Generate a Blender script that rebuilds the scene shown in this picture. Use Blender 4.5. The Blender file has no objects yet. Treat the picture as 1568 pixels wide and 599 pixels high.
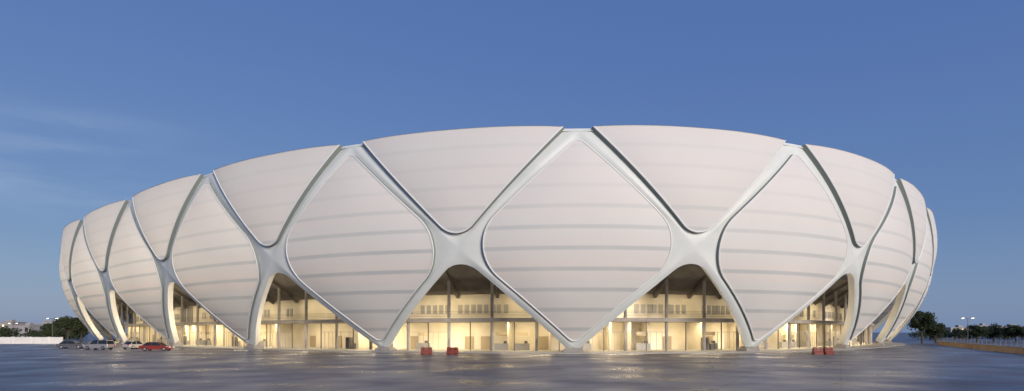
import bpy, bmesh, math, random
import numpy as np
from mathutils import Vector, Matrix
random.seed(4); rng=np.random.default_rng(4)
C=bpy.context.scene.collection
# ------------------------------------------------------------------ helpers
def mat(name,col,rough=.6,metal=0,emit=None,es=0,spec=.5):
    m=bpy.data.materials.new(name);m.use_nodes=True
    b=m.node_tree.nodes['Principled BSDF']
    b.inputs['Base Color'].default_value=(*col,1);b.inputs['Roughness'].default_value=rough
    b.inputs['Metallic'].default_value=metal;b.inputs['Specular IOR Level'].default_value=spec
    if emit: b.inputs['Emission Color'].default_value=(*emit,1);b.inputs['Emission Strength'].default_value=es
    return m
def noisy(m,c1,c2,scale=1.,bump=0.,detail=5,stretch=(1,1,1)):
    nt=m.node_tree;b=nt.nodes['Principled BSDF']
    g=nt.nodes.new('ShaderNodeNewGeometry');mp=nt.nodes.new('ShaderNodeMapping');mp.inputs['Scale'].default_value=stretch
    n=nt.nodes.new('ShaderNodeTexNoise');n.inputs['Scale'].default_value=scale;n.inputs['Detail'].default_value=detail
    r=nt.nodes.new('ShaderNodeValToRGB');r.color_ramp.elements[0].color=(*c1,1);r.color_ramp.elements[1].color=(*c2,1)
    r.color_ramp.elements[0].position=.3;r.color_ramp.elements[1].position=.7
    nt.links.new(g.outputs['Position'],mp.inputs[0]);nt.links.new(mp.outputs[0],n.inputs['Vector']);nt.links.new(n.outputs['Fac'],r.inputs[0]);nt.links.new(r.outputs[0],b.inputs['Base Color'])
    if bump:
        bp=nt.nodes.new('ShaderNodeBump');bp.inputs['Strength'].default_value=bump;bp.inputs['Distance'].default_value=.05
        nt.links.new(n.outputs['Fac'],bp.inputs['Height']);nt.links.new(bp.outputs[0],b.inputs['Normal'])
    return m
def mesh_obj(name,verts,faces,mats,midx=None,smooth=False,parent=None,merge=0):
    me=bpy.data.meshes.new(name);me.from_pydata([tuple(map(float,v)) for v in verts],[],[tuple(f) for f in faces])
    for m in (mats if isinstance(mats,(list,tuple)) else [mats]): me.materials.append(m)
    if midx is not None: me.polygons.foreach_set('material_index',np.array(midx,dtype=np.int32))
    if merge:
        bm=bmesh.new();bm.from_mesh(me);bmesh.ops.remove_doubles(bm,verts=bm.verts,dist=merge);bm.to_mesh(me);bm.free()
    if smooth: me.polygons.foreach_set('use_smooth',[True]*len(me.polygons))
    me.update();o=bpy.data.objects.new(name,me);C.objects.link(o)
    if parent: o.parent=parent
    return o
def empty(name,loc=(0,0,0)):
    e=bpy.data.objects.new(name,None);e.location=loc;C.objects.link(e);return e
class MB:
    def __init__(s): s.v=[];s.f=[];s.m=[]
    def add(s,v,f,m=0):
        n=len(s.v);s.v+=[tuple(x) for x in v];s.f+=[tuple(i+n for i in q) for q in f];s.m+=[m]*len(f)
    def box(s,c,d,m=0,M=None):
        x,y,z=[k/2 for k in d];vs=[Vector((sx*x,sy*y,sz*z)) for sx in(-1,1) for sy in(-1,1) for sz in(-1,1)]
        if M: vs=[M@v for v in vs]
        vs=[v+Vector(c) for v in vs]
        s.add(vs,[(0,1,3,2),(4,6,7,5),(0,4,5,1),(2,3,7,6),(0,2,6,4),(1,5,7,3)],m)
    def cyl(s,a,b,r1,r2,n=10,m=0,caps=True):
        a=Vector(a);b=Vector(b);d=(b-a).normalized();u=d.orthogonal().normalized();w=d.cross(u)
        vs=[];
        for p,r in((a,r1),(b,r2)):
            for i in range(n):
                t=2*math.pi*i/n;vs.append(p+(u*math.cos(t)+w*math.sin(t))*r)
        fs=[(i,(i+1)%n,n+(i+1)%n,n+i) for i in range(n)]
        if caps: fs+=[tuple(range(n-1,-1,-1)),tuple(range(n,2*n))]
        s.add(vs,fs,m)
    def obj(s,name,mats,smooth=False,parent=None,merge=0): return mesh_obj(name,s.v,s.f,mats,s.m,smooth,parent,merge)
# ------------------------------------------------------------------ stadium surface
A_,B_,PHI,CX,CY=134.27,110.81,-.6979,-14.45,216.07
NN=24;T0=.1327;EXP=2.779;HT=31.2;HM=15.17;HB=1.
th=np.linspace(0,2*np.pi,14401)-np.pi/2
cc,ss=np.cos(th),np.sin(th)
ex=A_*np.sign(cc)*np.abs(cc)**(2/EXP);ey=B_*np.sign(ss)*np.abs(ss)**(2/EXP)
Ls=np.concatenate([[0],np.cumsum(np.hypot(np.diff(ex),np.diff(ey)))]);PER=Ls[-1];Ls/=PER
GN=4800;gf=np.arange(GN)/GN
gx=np.interp(gf,Ls,ex);gy=np.interp(gf,Ls,ey)
def sm(a,k=10):
    for _ in range(3): a=sum(np.roll(a,i) for i in range(-k,k+1))/(2*k+1)
    return a
tx=sm(np.roll(gx,-3)-np.roll(gx,3));ty=sm(np.roll(gy,-3)-np.roll(gy,3));l=np.hypot(tx,ty);nx,ny=ty/l,-tx/l
cp,sp=math.cos(PHI),math.sin(PHI)
GX=gx*cp-gy*sp+CX;GY=gx*sp+gy*cp+CY;GNX=nx*cp-ny*sp;GNY=nx*sp+ny*cp
def samp(a,fr): return np.interp(np.mod(fr,1)*GN,np.arange(GN+1),np.append(a,a[0]))
def prof(z): return -8.35+.522*(z-1)-.0165*(z-1)*(z-15.17)
def dprof(z): return .522-.0165*(2*z-16.17)
def ringpt(u,off,z):
    fr=T0+np.asarray(u,float)/NN
    return np.stack([samp(GX,fr)+samp(GNX,fr)*off,samp(GY,fr)+samp(GNY,fr)*off,np.broadcast_to(z,fr.shape)+0*fr],-1)
def S(u,z,d):
    u=np.asarray(u,float);z=np.asarray(z,float);d=d+0*z
    fr=T0+u/NN;n0=samp(GNX,fr);n1=samp(GNY,fr);k=dprof(z);q=np.sqrt(1+k*k)
    o=prof(z)+d/q
    return np.stack([samp(GX,fr)+n0*o,samp(GY,fr)+n1*o,z-d*k/q],-1)
LW=PER/NN
def S2(P,d): return S(P[:,0]/LW,P[:,1],d)
def rounded(Cn,R,n):
    Cn=[np.array(c,float) for c in Cn];K=len(Cn);arcs=[]
    for i in range(K):
        p,a,b=Cn[i],Cn[i-1],Cn[(i+1)%K];da=(a-p)/np.linalg.norm(a-p);db=(b-p)/np.linalg.norm(b-p)
        if R[i]<=0: arcs.append(np.array([p,p,p]));continue
        half=math.acos(np.clip(da@db,-1,1))/2;t=R[i]/math.tan(half);m=(da+db)/np.linalg.norm(da+db);ce=p+m*R[i]/math.sin(half)
        s0=p+da*t-ce;s1=p+db*t-ce;a0=math.atan2(s0[1],s0[0]);a1=math.atan2(s1[1],s1[0]);dl=(a1-a0+math.pi)%(2*math.pi)-math.pi
        an=a0+dl*np.linspace(0,1,25);arcs.append(np.stack([ce[0]+R[i]*np.cos(an),ce[1]+R[i]*np.sin(an)],-1))
    out=[]
    for i in range(K):
        A=arcs[i];B=arcs[(i+1)%K]
        pl=np.concatenate([A[len(A)//2:],B[:len(B)//2+1]])
        dd=np.concatenate([[0],np.cumsum(np.hypot(*np.diff(pl,axis=0).T))]);q=np.linspace(0,dd[-1],n)
        out.append(np.stack([np.interp(q,dd,pl[:,0]),np.interp(q,dd,pl[:,1])],-1))
    return out
def inset_poly(Cn,w):
    Cn=[np.array(c,float) for c in Cn];K=len(Cn);cen=sum(Cn)/K;lines=[]
    for i in range(K):
        a,b=Cn[i],Cn[(i+1)%K];d=(b-a)/np.linalg.norm(b-a);n=np.array([-d[1],d[0]])
        if n@(cen-a)<0: n=-n
        lines.append((a+n*w[i],d))
    out=[]
    for i in range(K):
        (p,d),(q,e)=lines[i-1],lines[i];A=np.array([[d[0],-e[0]],[d[1],-e[1]]]);t=np.linalg.solve(A,q-p);out.append(p+d*t[0])
    return out
def strip(mb,rows,m=0,closed=False):
    rows=[np.asarray(r) for r in rows];n=len(rows[0]);v=np.concatenate(rows);f=[]
    for j in range(len(rows)-1):
        for i in range(n if closed else n-1):
            a=j*n+i;b=j*n+(i+1)%n;f.append((a,b,b+n,a+n))
    mb.add(v,f,m)
frame=MB();lips=MB();panels=MB()
NE=44
def do_frame(Q,P,crest=.2):
    rows=[]
    for t in np.linspace(0,1,7):
        pos=Q*(1-t)+P*t;rows.append(S2(pos,crest*(1-t**1.6)))
    strip(frame,rows)
def edgeQ(a,b): 
    t=np.linspace(0,1,NE)[:,None];return np.array(a)*(1-t)+np.array(b)*t
def loop_of(edges): return np.concatenate([e[:-1] for e in edges])
def puff_fn(lines,sc,amp):
    def f(P):
        r=np.ones(len(P))
        for a,b in lines:
            a=np.array(a,float);b=np.array(b,float);d=(b-a)/np.linalg.norm(b-a);dist=np.abs((P[:,0]-a[0])*d[1]-(P[:,1]-a[1])*d[0])
            r=r*np.tanh(dist/sc)
        return amp*r
    return f
def do_panel(cor,R,ew,cen,pf,lift=.42,g=.13):
    cen=np.array(cen)
    def I(w):
        return loop_of(rounded(inset_poly(cor,[w*k for k in ew]),[max(r-w,0) for r in R],NE))
    def H(w,d):
        p=I(w);return S2(p,d+pf(p)*min(1,max(0,(d-.02)/lift)))
    strip(lips,[H(0,0.02),H(g,lift)],1,True)
    strip(lips,[H(g,lift),H(g+.02,lift+.06),H(g+.06,lift+.09),H(g+.16,lift+.09),H(g+.2,lift+.06),H(g+.22,lift)],0,True)
    base=I(g+.22);rows=[]
    for t in np.linspace(1,0.0,19)[:-1]:
        q=cen+(base-cen)*t;rows.append(S2(q,lift+pf(q)))
    n=len(base);v0=len(panels.v);strip(panels,rows,0,True)
    ci=len(panels.v);panels.v.append(tuple(S2(cen[None],lift+pf(cen[None]))[0]))
    for i in range(n): panels.f.append((v0+17*n+i,v0+17*n+(i+1)%n,ci));panels.m.append(0)
for k in range(NN):
    T=(k*LW,HT);Bn=(k*LW,HB);Mr=((k+.5)*LW,HM);Ml=((k-.5)*LW,HM);T2=((k+1)*LW,HT);B2=((k+1)*LW,HB)
    # leaf panel
    cor=[(T[0],T[1]-1.05),(Mr[0]-.5,HM),(Bn[0],HB+.4),(Ml[0]+.5,HM)];R=[1.3,5.8,1.5,5.8]
    e=rounded(cor,R,NE)
    for q,p in zip([edgeQ(T,Mr),edgeQ(Mr,Bn),edgeQ(Bn,Ml),edgeQ(Ml,T)],e): do_frame(q,p)
    do_panel(cor,R,[1,1,1,1],(k*LW,HM+.3),puff_fn([(T,Mr),(Mr,Bn),(Bn,Ml),(Ml,T)],5.,.85),.3,.1)
    # upper triangular panel
    cor=[(T[0]+1.8,HT),(T2[0]-1.8,HT),(Mr[0],HM+.35)];R=[0,0,3.5]
    e=rounded(cor,R,NE)
    do_frame(edgeQ(T2,Mr),e[1]);do_frame(edgeQ(Mr,T),e[2])
    do_panel(cor,R,[0,1,1],(Mr[0],HM+9.5),puff_fn([(T2,Mr),(Mr,T)],5.,.85),.5,.15)
    # opening
    cor=[(Bn[0]+1.05,HB-.35),(Mr[0],HM-1.0),(B2[0]-1.05,HB-.35)]
    e=rounded(cor,[0,4.,0],NE)
    do_frame(edgeQ(Bn,Mr),e[0]);do_frame(edgeQ(Mr,B2),e[1])
    op=np.concatenate([e[0],e[1][1:]])
    strip(lips,[S2(op,0.01),S2(op,-.25),S2(op,-1.1)],0)
stadium=empty('stadium')
m_frame=mat('white_steel_cladding',(.7,.72,.69),.5);noisy(m_frame,(.61,.66,.635),(.71,.74,.71),.25,0)
m_lip=mat('white_edge_trim',(.74,.75,.73),.5)
m_wall=mat('shaded_side_wall',(.22,.255,.24),.7)  # dark grey-green puts the shade of the panel side walls into their colour
def panel_mat():
    m=bpy.data.materials.new('membrane_panels');m.use_nodes=True;nt=m.node_tree;b=nt.nodes['Principled BSDF'];L=nt.links.new;N=nt.nodes.new
    b.inputs['Roughness'].default_value=.6;b.inputs['Specular IOR Level'].default_value=.2
    g=N('ShaderNodeNewGeometry');sx=N('ShaderNodeSeparateXYZ');L(g.outputs['Position'],sx.inputs[0])
    def mth(op,a,bb=None,c=None):
        n=N('ShaderNodeMath');n.operation=op
        for i,v in enumerate((a,bb,c)):
            if v is None: continue
            if isinstance(v,(int,float)): n.inputs[i].default_value=v
            else: L(v,n.inputs[i])
        return n.outputs[0]
    z=sx.outputs[2]
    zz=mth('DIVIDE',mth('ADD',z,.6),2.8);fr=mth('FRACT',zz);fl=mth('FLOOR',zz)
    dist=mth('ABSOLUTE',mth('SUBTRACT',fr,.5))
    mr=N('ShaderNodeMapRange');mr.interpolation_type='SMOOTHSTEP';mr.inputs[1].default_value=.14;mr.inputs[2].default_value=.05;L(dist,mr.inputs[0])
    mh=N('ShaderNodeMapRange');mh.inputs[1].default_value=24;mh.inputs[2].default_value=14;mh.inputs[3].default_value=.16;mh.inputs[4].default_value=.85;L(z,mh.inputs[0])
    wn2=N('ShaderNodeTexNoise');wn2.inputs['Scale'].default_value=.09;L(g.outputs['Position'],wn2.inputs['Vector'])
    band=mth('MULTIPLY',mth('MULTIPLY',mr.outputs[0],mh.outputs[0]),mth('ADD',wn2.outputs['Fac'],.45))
    wn=N('ShaderNodeTexWhiteNoise');wn.noise_dimensions='1D';L(fl,wn.inputs['W'])
    c1=N('ShaderNodeMixRGB');c1.inputs[1].default_value=(.83,.80,.77,1);c1.inputs[2].default_value=(.79,.80,.785,1);L(wn.outputs['Value'],c1.inputs[0])
    ns=N('ShaderNodeTexNoise');ns.inputs['Scale'].default_value=.13;ns.inputs['Detail'].default_value=5;L(g.outputs['Position'],ns.inputs['Vector'])
    c2=N('ShaderNodeMixRGB');c2.blend_type='MULTIPLY';L(mth('MULTIPLY',ns.outputs['Fac'],.35),c2.inputs[0]);L(c1.outputs[0],c2.inputs[1]);c2.inputs[2].default_value=(.8,.79,.8,1)
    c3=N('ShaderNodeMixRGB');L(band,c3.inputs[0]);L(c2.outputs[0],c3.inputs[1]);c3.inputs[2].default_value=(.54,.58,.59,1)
    L(c3.outputs[0],b.inputs['Base Color'])
    tr=N('ShaderNodeBsdfTranslucent');L(c3.outputs[0],tr.inputs[0]);mx=N('ShaderNodeMixShader');mx.inputs[0].default_value=.22
    L(b.outputs[0],mx.inputs[1]);L(tr.outputs[0],mx.inputs[2]);L(mx.outputs[0],nt.nodes['Material Output'].inputs[0])
    return m
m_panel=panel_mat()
frame.obj('diagrid_frame',m_frame,True,stadium,merge=.01)
lips.obj('panel_trims',[m_lip,m_wall],False,stadium)
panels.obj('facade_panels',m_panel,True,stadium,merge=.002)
def sweep(name,pts,material,smooth=True,closed_prof=False,n=480):
    u=np.linspace(0,NN,n,endpoint=False);mb=MB();rows=[ringpt(u,o,z) for o,z in pts]
    if closed_prof: rows.append(rows[0])
    strip(mb,rows,0,True);o=mb.obj(name,material,False,stadium);return o
pT=float(prof(HT))
sweep('roof_rim',[(pT+.3,HT-.3),(pT+.1,HT+.12),(pT-1.2,HT+.15),(pT-6,HT+.05),(pT-6,HT-1.5)],m_frame)
sweep('roof',[(pT-6,HT-.2),(pT-45,HT-3),(pT-45,HT-4)],m_frame)
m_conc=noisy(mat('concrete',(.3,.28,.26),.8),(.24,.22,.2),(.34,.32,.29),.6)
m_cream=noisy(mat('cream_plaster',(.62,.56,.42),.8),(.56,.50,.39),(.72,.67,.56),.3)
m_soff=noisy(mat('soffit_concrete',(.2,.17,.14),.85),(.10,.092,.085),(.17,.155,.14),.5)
m_floor=noisy(mat('plaza_paving',(.4,.38,.34),.5),(.28,.27,.25),(.38,.36,.33),.6)
m_dark=mat('dark_steel',(.1,.09,.085),.5)
sweep('plinth',[(-5.2,0),(-5.2,.16),(-40,.16)],m_floor)
sweep('ground_floor_wall',[(-20,.16),(-20,4.9)],m_cream)
sweep('upper_floor_slab',[(-12.2,4.85),(-12.2,5.45),(-24,5.45),(-24,4.85)],m_conc,closed_prof=True)
sweep('upper_floor_wall',[(-17.5,5.45),(-17.5,9.6)],m_cream)
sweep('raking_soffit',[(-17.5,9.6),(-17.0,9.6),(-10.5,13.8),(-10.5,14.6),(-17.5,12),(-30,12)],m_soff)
det=MB()
def local(u,off,z):
    p=ringpt(np.array([u]),off,z)[0];q=ringpt(np.array([u+.005]),off,z)[0];t=Vector(q-p).normalized();n=Vector((t.y,-t.x,0))
    M=Matrix(((t.x,n.x,0),(t.y,n.y,0),(0,0,1)));return Vector(p),M
for i in range(NN*8):
    u=i/8+.06
    ux=u%NN
    if 5<ux<18: continue
    p,M=local(u,-13,.16)
    if i%2==0: det.cyl(p,p+Vector((0,0,11.5)),.27,.27,10,0)
    else: det.box(p+Vector((0,0,2.35)),(.14,.14,4.7),1,M)
    seg=LW/8*.93
    q,M2=local(u+1/16,-13,0)
    if random.random()<.6:
        det.box(q+Vector((0,0,3.2)),(seg,.06,.07),4,M2)
        for s in (-.25,0,.25): det.box(q+M2@Vector((seg*s,0,0))+Vector((0,0,1.7)),(.05,.06,3.0),4,M2)
    q,M2=local(u+.03+random.uniform(-.02,.02),-19.9,0)
    r=random.random()
    if r<.25: det.box(q+Vector((0,0,1.3)),(1.6,.12,2.3),2,M2)
    elif r<.6:
        q2,_=local(u+.03,-16.5,0);det.box(q2+Vector((0,0,.75)),(2.4,.8,1.1),4,M2);det.box(q2+Vector((0,0,2.9)),(2.0,.1,.6),2,M2)
        det.box(q2+M2@Vector((.6,0,0))+Vector((0,0,1.5)),(.5,.4,.4),1,M2)
    elif r<.75:
        q2,_=local(u+.05,-14.5,0);det.box(q2+Vector((0,0,1.2)),(1.1,.7,2.1),1,M2);det.box(q2+M2@Vector((1.4,0,0))+Vector((0,0,.7)),(.9,.6,1.0),6,M2)
    if random.random()<.35:
        q3,_=local(u+.07,-18,0);det.box(q3+Vector((0,0,2.5)),(.25,3.6,4.6),5,M2)
    q,M2=local(u+.05,-17.45,0);r=random.random()
    if r<.5:
        for s in(-1.2,0,1.2)[:random.choice((2,3))]: det.box(q+M2@Vector((s,0,0))+Vector((0,0,7.1)),(.75,.1,1.5),4,M2)
    elif r<.75: det.box(q+Vector((0,0,7.5)),(3.2,.12,3.8),6,M2)
    if i%2==0:
        a=Vector(ringpt(np.array([u]),-17.2,9.2)[0]);b=Vector(ringpt(np.array([u]),-10.7,13.4)[0])
        d=(b-a);n=d.normalized();w=Vector((0,0,1)).cross(n).normalized();up=n.cross(w)
        MM=Matrix((n,w,up)).transposed();det.box((a+b)/2,(d.length,.5,.7),3,MM)
det.obj('columns_and_shopfronts',[m_conc,m_dark,mat('brown_doors',(.33,.27,.18),.6),m_soff,mat('aluminium_frames',(.32,.31,.29),.5),m_cream,mat('grey_cladding',(.25,.24,.22),.7)],False,stadium)
bal=MB();uu=np.linspace(0,NN,481)
for z in(5.75,6.0,6.25,6.5): 
    strip(bal,[ringpt(uu,-12.4,z),ringpt(uu,-12.4,z+.04)],0)
bal.obj('balustrade',m_dark,False,stadium)
ped=MB()
for k in range(NN):
    p,M=local(k,-9.3,0);v=[]
    for z,wx,wy in((.1,1.5,1.1),(.35,1.5,1.1),(.9,.8,.6)):
        for sx,sy in((-1,-1),(1,-1),(1,1),(-1,1)): v.append(p+M@Vector((sx*wx,sy*wy+.3,0))+Vector((0,0,z)))
    f=[(a*4+i,a*4+(i+1)%4,(a+1)*4+(i+1)%4,(a+1)*4+i) for a in(0,1) for i in range(4)]+[(8,9,10,11)]
    ped.add(v,f)
ped.obj('foundations',m_conc,False,stadium)
def area(u,off,z,sx,sy,e,col,tilt):
    l=bpy.data.lights.new('concourse_and_backlight','AREA');l.shape='RECTANGLE';l.size=sx;l.size_y=sy;l.energy=e;l.color=col
    o=bpy.data.objects.new('concourse_and_backlight',l);C.objects.link(o);p,M=local(u,off,z);o.location=p;o.parent=stadium
    d=M@Vector((0,math.sin(tilt),-math.cos(tilt)))
    R=Matrix((M.col[0],(-d).cross(M.col[0]),-d)).transposed();o.rotation_euler=R.to_euler()
for i in range(-11,11):
    u=i/2+.25
    if u<-5.3 or u>4.3: continue
    warm=(1,.80,.48)
    area(u,-15.5,4.7,10,1.,900*random.uniform(.7,1.25),warm,-.3)
    area(u,-14.,8.8,10,.8,360*random.uniform(.5,1.4),warm,-.6)
    left=min(1,max(0,(-u-1.0)/1.5))
    area(u,-11.5,1.2,8,.6,300+350*left,(1,.8,.52),2.7)  # added uplights behind the facade, stronger leftward, to backlight the lower membranes
    area(u,-11.5,17,12,1.5,250+2400*left,(1,.8,.54),2.0)  # added unseen row above the soffit, backlights and warms the left panels
# ------------------------------------------------------------------ ground
def ground_mat():
    m=mat('asphalt',(.05,.05,.06),.4);nt=m.node_tree;b=nt.nodes['Principled BSDF'];L=nt.links.new;N=nt.nodes.new
    g=N('ShaderNodeNewGeometry')
    n1=N('ShaderNodeTexNoise');n1.inputs['Scale'].default_value=.09;n1.inputs['Detail'].default_value=8;n1.inputs['Roughness'].default_value=.68;L(g.outputs['Position'],n1.inputs['Vector'])
    r=N('ShaderNodeValToRGB');r.color_ramp.elements[0].color=(.075,.075,.095,1);r.color_ramp.elements[1].color=(.2,.19,.21,1);r.color_ramp.elements[0].position=.32;r.color_ramp.elements[1].position=.68;L(n1.outputs['Fac'],r.inputs[0])
    br=N('ShaderNodeTexBrick');br.inputs['Scale'].default_value=1;br.inputs['Brick Width'].default_value=6;br.inputs['Row Height'].default_value=6;br.inputs['Mortar Size'].default_value=.05;br.offset=0
    br.inputs['Color1'].default_value=(1,1,1,1);br.inputs['Color2'].default_value=(.82,.82,.82,1);br.inputs['Mortar'].default_value=(.5,.5,.5,1)
    mp=N('ShaderNodeMapping');mp.inputs['Rotation'].default_value=(0,0,.5);L(g.outputs['Position'],mp.inputs[0]);L(mp.outputs[0],br.inputs['Vector'])
    mu=N('ShaderNodeMixRGB');mu.blend_type='MULTIPLY';mu.inputs[0].default_value=1;L(r.outputs[0],mu.inputs[1]);L(br.outputs['Color'],mu.inputs[2]);L(mu.outputs[0],b.inputs['Base Color'])
    n2=N('ShaderNodeTexNoise');n2.inputs['Scale'].default_value=.15;n2.inputs['Detail'].default_value=6;L(g.outputs['Position'],n2.inputs['Vector'])
    rr=N('ShaderNodeMapRange');rr.inputs[1].default_value=.35;rr.inputs[2].default_value=.65;rr.inputs[3].default_value=.24;rr.inputs[4].default_value=.52;L(n2.outputs['Fac'],rr.inputs[0]);L(rr.outputs[0],b.inputs['Roughness'])
    n3=N('ShaderNodeTexNoise');n3.inputs['Scale'].default_value=6;n3.inputs['Detail'].default_value=6;L(g.outputs['Position'],n3.inputs['Vector'])
    bp=N('ShaderNodeBump');bp.inputs['Strength'].default_value=.35;bp.inputs['Distance'].default_value=.03;L(n3.outputs['Fac'],bp.inputs['Height']);L(bp.outputs[0],b.inputs['Normal'])
    return m
mesh_obj('ground',[(-4000,-300,0),(4000,-300,0),(4000,6000,0),(-4000,6000,0)],[(0,1,2,3)],ground_mat())
# ------------------------------------------------------------------ cars
def car(name,loc,rot,col,suv=False,L=4.6):
    e=empty(name,loc);e.rotation_euler=(0,0,rot)
    s=L/4.6;H=1.72 if suv else 1.48
    paint=mat(name+'_paint',col,.25,.3);glass=mat('car_glass',(.02,.025,.03),.08);tyre=mat('tyre',(.02,.02,.02),.8);rim=mat('rim',(.5,.5,.5),.3,.8);hl=mat('headlight',(.8,.8,.8),.1);tl=mat('taillight',(.4,.01,.01),.2)
    belt=.98 if suv else .88
    if suv: low=[(-2.25,.35),(-2.3,.6),(-2.25,belt),(-2.1,belt+.05),(1.0,belt+.04),(2.0,belt-.08),(2.27,.72),(2.3,.4),(2.1,.28),(-2.1,.28)];cab=[(-2.15,belt),(-1.95,H-.1),(-1.6,H),(.3,H),(.6,H-.06),(1.25,belt)]
    else: low=[(-2.25,.35),(-2.3,.6),(-2.2,belt),(-1.6,belt+.03),(1.0,belt+.02),(2.0,belt-.14),(2.27,.64),(2.3,.38),(2.1,.26),(-2.1,.26)];cab=[(-1.85,belt),(-1.2,H-.05),(-.8,H),(.2,H),(.5,H-.08),(1.25,belt)]
    mb=MB()
    def loft(pr,secs,m):
        n=len(pr);v=[]
        for y,sc in secs:
            for x,z in pr: v.append((x*s*sc,y,z))
        f=[]
        for j in range(len(secs)-1):
            for i in range(n): f.append((j*n+i,j*n+(i+1)%n,(j+1)*n+(i+1)%n,(j+1)*n+i))
        f+=[tuple(range(n))[::-1],tuple(range((len(secs)-1)*n,len(secs)*n))]
        mb.add(v,f,m)
    loft(low,[(-.9,.96),(-.84,.99),(-.6,1),(.6,1),(.84,.99),(.9,.96)],0)
    n=len(cab);v=[];
    for y in(-1,1):
        for x,z in cab:
            t=(z-belt)/(H-belt);v.append((x*s,y*(.82-.18*t),z))
    mb.add(v,[tuple(range(n))[::-1],tuple(range(n,2*n))]+[(i,i+1,n+i+1,n+i) for i in range(n-1)],1)
    rr=[c for c in cab if c[1]>H-.12];v=[]
    for y in(-.68,.68):
        for x,z in rr: v.append((x*s,y,z+.02))
    k=len(rr);mb.add(v,[(i,i+1,k+i+1,k+i) for i in range(k-1)],0)
    for y in(-1,1):
        for xa,xb in((cab[0],cab[1]),(cab[-1],cab[-2]),((-.4,belt),(-.4,H))):
            mb.cyl((xa[0]*s,y*.83,xa[1]),(xb[0]*s,y*.66,xb[1]),.04,.04,6,0)
        mb.box((1.0*s,y*1.0,belt+.06),(.14,.2,.14),0)
    for x in(-1.4,1.42):
        for y in(-.82,.82):
            mb.cyl((x*s,y-.12,.33),(x*s,y+.12,.33),.34,.34,20,2);mb.cyl((x*s,y-.13,.33),(x*s,y+.13,.33),.19,.19,12,3)
    for y in(-.65,.65):
        mb.box((2.26*s,y,.66),(.12,.4,.16),4);mb.box((-2.27*s,y,.8),(.08,.3,.22),5)
    o=mb.obj('body',[paint,glass,tyre,rim,hl,tl],False,e)
    bv=o.modifiers.new('b','BEVEL');bv.width=.03;bv.segments=2;bv.limit_method='ANGLE'
    return e
F=921.
def gp(px,depth): return ((px-784)/F*depth,depth,0)
car('parked_car',gp(110,117),math.radians(12),(.12,.12,.13),False,4.7)
car('parked_suv',gp(152,109),math.radians(170),(.33,.32,.33),True,5.2)
car('red_car',gp(240,102),math.radians(5),(.3,.05,.035),False,5.0)
car('parked_car',gp(206,114),math.radians(80),(.5,.49,.47),False,4.5)
m_red=noisy(mat('red_plastic',(.3,.05,.03),.45),(.15,.028,.018),(.25,.055,.03),3.)
m_recshade=mat('painted_recess_shade',(.05,.015,.01),.7)  # dark red on raised blocks, colour stands in for shade inside slots
def barrier(loc,rot,L=1.6):
    e=MB();pr=[(-.35,0),(-.35,.28),(-.2,.55),(-.16,1.0),(.16,1.0),(.2,.55),(.35,.28),(.35,0)]
    n=len(pr);v=[(sx*L/2,y,z) for sx in(-1,1) for y,z in pr];e.add(v,[tuple(range(n)),tuple(range(n,2*n))[::-1]]+[(i,(i+1)%n,n+(i+1)%n,n+i) for i in range(n)],0)
    for s in(-.3,.3): e.box((s*L,0,1.04),(.22,.2,.08),0);e.box((s*L,0,.12),(.3,.74,.1),1)
    for s in (-.25,.25): e.box((s*L,0,.72),(.3,.42,.16),1)
    o=e.obj('red_traffic_barrier',[m_red,m_recshade]);o.location=loc;o.rotation_euler=(0,0,rot)
    bv=o.modifiers.new('b','BEVEL');bv.width=.025;bv.segments=2
barrier(gp(653,85.5),.1);barrier(gp(693,85.5),-.1)
for i,px in enumerate((1252,1268)): barrier(gp(px,84.5+i*.3),.15+.1*i,1.35)
# ------------------------------------------------------------------ walls
m_white=noisy(mat('white_painted_wall',(.75,.73,.7),.7),(.68,.66,.62),(.8,.78,.74),.5)
mb=MB();x0=gp(-260,165)[0];x1=gp(96,165)[0];mb.box(((x0+x1)/2,165,.85),(x1-x0,.25,1.7),0)
for x in np.arange(x0,x1+.1,5): mb.box((x,164.95,.95),(.4,.45,1.9),0)
mb.box(((x0+x1)/2,165,1.76),(x1-x0,.4,.12),0)
mb.obj('boundary_wall',m_white)
m_or=noisy(mat('ochre_wall',(.42,.26,.13),.8),(.30,.2,.12),(.42,.28,.16),.4)
a=Vector(gp(1436,150));b=Vector(gp(1640,70));d=b-a;ang=math.atan2(d.y,d.x);M=Matrix.Rotation(ang,3,'Z');mb=MB()
mb.box((a+b)/2+Vector((0,0,.45)),(d.length,.3,.9),0,M);mb.box((a+b)/2+Vector((0,0,.95)),(d.length,.45,.1),1,M)
k=int(d.length/3)
for i in range(k+1):
    p=a+d*i/k;mb.cyl(p+Vector((0,0,1.0)),p+Vector((0,0,1.8)),.04,.04,6,1)
for z in(1.4,1.78): mb.box((a+b)/2+Vector((0,0,z)),(d.length,.05,.05),1,M)
mb.obj('ochre_wall_with_railing',[m_or,m_conc])
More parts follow.
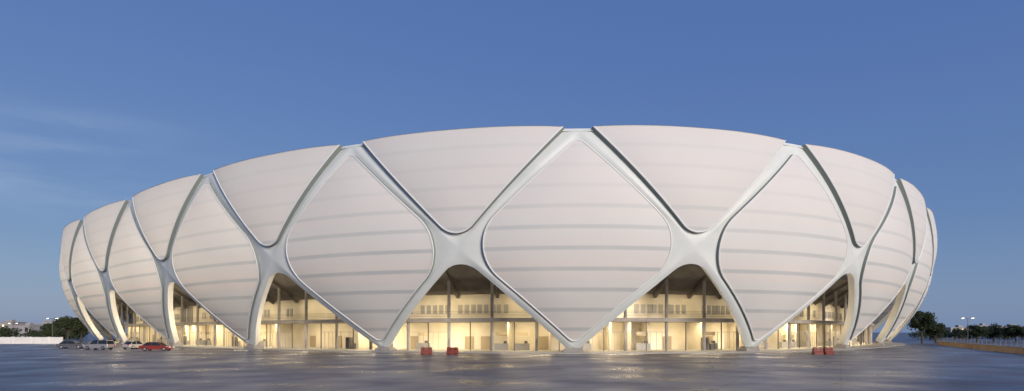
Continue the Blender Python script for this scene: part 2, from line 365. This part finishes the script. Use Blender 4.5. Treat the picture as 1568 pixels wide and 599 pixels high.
# ------------------------------------------------------------------ trees
m_bark=mat('bark',(.06,.05,.04),.9)
m_leaf=noisy(mat('foliage',(.05,.08,.03),.7,spec=.2),(.018,.03,.014),(.05,.065,.03),.8)
def leaves(mb,c,r,n,size,m=1,flat=.75):
    for _ in range(n):
        v=Vector(rng.normal(size=3));v.normalize();v*=r*(random.random()**.45);v.z*=flat;p=Vector(c)+v
        a=Vector(rng.normal(size=3)).normalized();b=a.orthogonal().normalized();w=size*random.uniform(.6,1.3)
        mb.add([p+a*w,p+b*w*.55,p-a*w,p-b*w*.55],[(0,1,2,3)],m)
def tree(loc,h,w,name='tree',nl=26,per=90,size=.28):
    mb=MB();base=Vector((0,0,0));top=Vector((random.uniform(-.3,.3),0,h*.45));mb.cyl(base,top,.28,.18,8,0)
    for i in range(nl):
        an=random.uniform(0,6.28);rr=w/2*math.sqrt(random.random())*.8;zz=h*random.uniform(.42,.9);rr*=math.sqrt(max(.15,1-((zz/h-.6)/.42)**2))
        c=Vector((math.cos(an)*rr,math.sin(an)*rr,zz));mb.cyl(top-Vector((0,0,random.uniform(0,h*.15))),c,.09,.03,5,0,False)
        leaves(mb,c,random.uniform(.11,.2)*w,per,size)
    o=mb.obj(name,[m_bark,m_leaf]);o.location=loc;return o
tree(gp(1412,170),9.6,8.5,nl=40,per=130);tree(gp(1433,180),5.8,6)
tree(gp(103,185),7.8,8.5,nl=34);tree(gp(78,200),6.2,6);tree(gp(124,190),7.6,6);tree(gp(1496,200),5.6,8,nl=34);tree(gp(1522,205),6.,8,nl=34);tree(gp(1556,195),5.4,8,nl=34)
mb=MB()
for side in(0,1):
    for i in range(200):
        px=random.uniform(-350,130) if side==0 else random.uniform(1405,1950);dp=random.uniform(230,330);p=Vector(gp(px,dp));hh=random.uniform(2.8,5.8)
        mb.cyl(p,p+Vector((0,0,hh*.6)),.18,.1,5,0,False)
        for j in range(3): leaves(mb,p+Vector((random.uniform(-2,2),0,hh*random.uniform(.35,.8))),random.uniform(1.4,2.3),42,.5)
mb.obj('distant_trees',[m_bark,m_leaf])
m_bld=noisy(mat('distant_building_wall',(.4,.38,.36),.8),(.26,.25,.25),(.38,.36,.35),.05)
m_win=mat('lit_window',(.1,.1,.1),.3,0,(1,.75,.4),2.5);m_dwin=mat('dark_window',(.05,.06,.08),.2)
def bld(px,dp,w,h,dpt=12):
    x,y,_=gp(px,dp);mb=MB();mb.box((0,0,h/2),(w,dpt,h),0);mb.box((0,0,h+.2),(w+.6,dpt+.6,.4),0)
    for fz in range(int(h/3)):
        for i in range(int(w/3)):
            mb.box((-w/2+1.5+i*3,-dpt/2-.02,1.6+fz*3),(1.3,.12,1.3),1 if random.random()<.2 else 2)
    mb.box((w*.2,0,h+1),(w*.2,3,1.8),0)
    o=mb.obj('distant_building',[m_bld,m_win,m_dwin]);o.location=(x,y,0)
for a_ in((8,420,20,10),(38,400,16,7.5),(62,450,26,9),(90,430,12,11),(-40,430,30,9),(1462,400,14,6),(1540,430,22,7),(1610,420,24,9),(1500,460,10,8)): bld(*a_)
m_glow=mat('lamp_glow',(1,1,1),.5,0,(1,.85,.6),14)
def lamp(px,dp,h):
    x,y,_=gp(px,dp);mb=MB();mb.cyl((0,0,0),(0,0,h),.11,.06,8,0)
    for s in(-1,1): mb.cyl((0,0,h-.1),(s*1.1,0,h+.15),.05,.04,6,0);mb.box((s*1.3,0,h+.15),(.7,.28,.12),0);mb.box((s*1.3,0,h+.07),(.55,.22,.05),1)
    o=mb.obj('street_lamp',[m_dark,m_glow]);o.location=(x,y,0)
lamp(1482,160,6.8);lamp(80,170,7);lamp(20,210,6.2)
# ------------------------------------------------------------------ world, sun, camera
SUNAZ=143;SUNEL=9
w=bpy.data.worlds.new('World');bpy.context.scene.world=w;w.use_nodes=True;nt=w.node_tree;N=nt.nodes.new;L=nt.links.new
bg=nt.nodes['Background'];bg.inputs[1].default_value=1
sky=N('ShaderNodeTexSky');sky.sky_type='NISHITA';sky.sun_disc=False;sky.sun_elevation=math.radians(SUNEL);sky.sun_rotation=math.radians(SUNAZ)
tc=N('ShaderNodeTexCoord');sx=N('ShaderNodeSeparateXYZ');L(tc.outputs['Generated'],sx.inputs[0])
rp=N('ShaderNodeValToRGB');cr=rp.color_ramp;cr.elements[0].position=0;cr.elements[0].color=(.12,.205,.385,1);cr.elements[1].position=1;cr.elements[1].color=(.04,.09,.27,1)
e=cr.elements.new(.15);e.color=(.077,.155,.36,1);e=cr.elements.new(.4);e.color=(.06,.125,.35,1)
L(sx.outputs[2],rp.inputs[0])
sc=N('ShaderNodeVectorMath');sc.operation='SCALE';sc.inputs['Scale'].default_value=.03;L(sky.outputs[0],sc.inputs[0])
def mrange(src,a,b,c=0,d=1,sm_=True):
    n=N('ShaderNodeMapRange');n.inputs[1].default_value=a;n.inputs[2].default_value=b;n.inputs[3].default_value=c;n.inputs[4].default_value=d
    if sm_: n.interpolation_type='SMOOTHSTEP'
    L(src,n.inputs[0]);return n.outputs[0]
def mul(a,b):
    n=N('ShaderNodeMath');n.operation='MULTIPLY';L(a,n.inputs[0]);L(b,n.inputs[1]);return n.outputs[0]
mp=N('ShaderNodeMapping');mp.inputs['Scale'].default_value=(1.5,1.5,9);mp.inputs['Rotation'].default_value=(0,-.12,0);L(tc.outputs['Generated'],mp.inputs[0])
nz=N('ShaderNodeTexNoise');nz.inputs['Scale'].default_value=1.8;nz.inputs['Detail'].default_value=7;nz.inputs['Roughness'].default_value=.6;L(mp.outputs[0],nz.inputs['Vector'])
mk=mul(mul(mrange(nz.outputs['Fac'],.35,.75,0,.6),mrange(sx.outputs[0],-.36,-.58)),mul(mrange(sx.outputs[2],.13,.2),mrange(sx.outputs[2],.31,.24)))
mx=N('ShaderNodeMixRGB');L(mk,mx.inputs[0]);L(rp.outputs[0],mx.inputs[1]);mx.inputs[2].default_value=(.26,.33,.50,1)
ad=N('ShaderNodeVectorMath');ad.operation='ADD';L(mx.outputs[0],ad.inputs[0]);L(sc.outputs[0],ad.inputs[1]);L(ad.outputs[0],bg.inputs[0])
sl=bpy.data.lights.new('sun','SUN');sl.energy=3.15;sl.angle=math.radians(20);sl.color=(1,.9,.82)
so=bpy.data.objects.new('sun',sl);C.objects.link(so)
az=math.radians(SUNAZ+8);el=math.radians(SUNEL+6);dv=Vector((math.sin(az)*math.cos(el),math.cos(az)*math.cos(el),math.sin(el)))
so.rotation_euler=dv.to_track_quat('Z','Y').to_euler()
cd=bpy.data.cameras.new('camera');co=bpy.data.objects.new('camera',cd);C.objects.link(co)
co.location=(0,0,3.15);co.rotation_euler=(math.pi/2,0,0);cd.sensor_width=36;cd.lens=F/1568*36;cd.shift_y=(508.9-299.5)/1568;cd.clip_end=9000;cd.clip_start=.1
bpy.context.scene.camera=co
vs=bpy.context.scene.view_settings;vs.view_transform='Standard';vs.look='None';vs.exposure=0
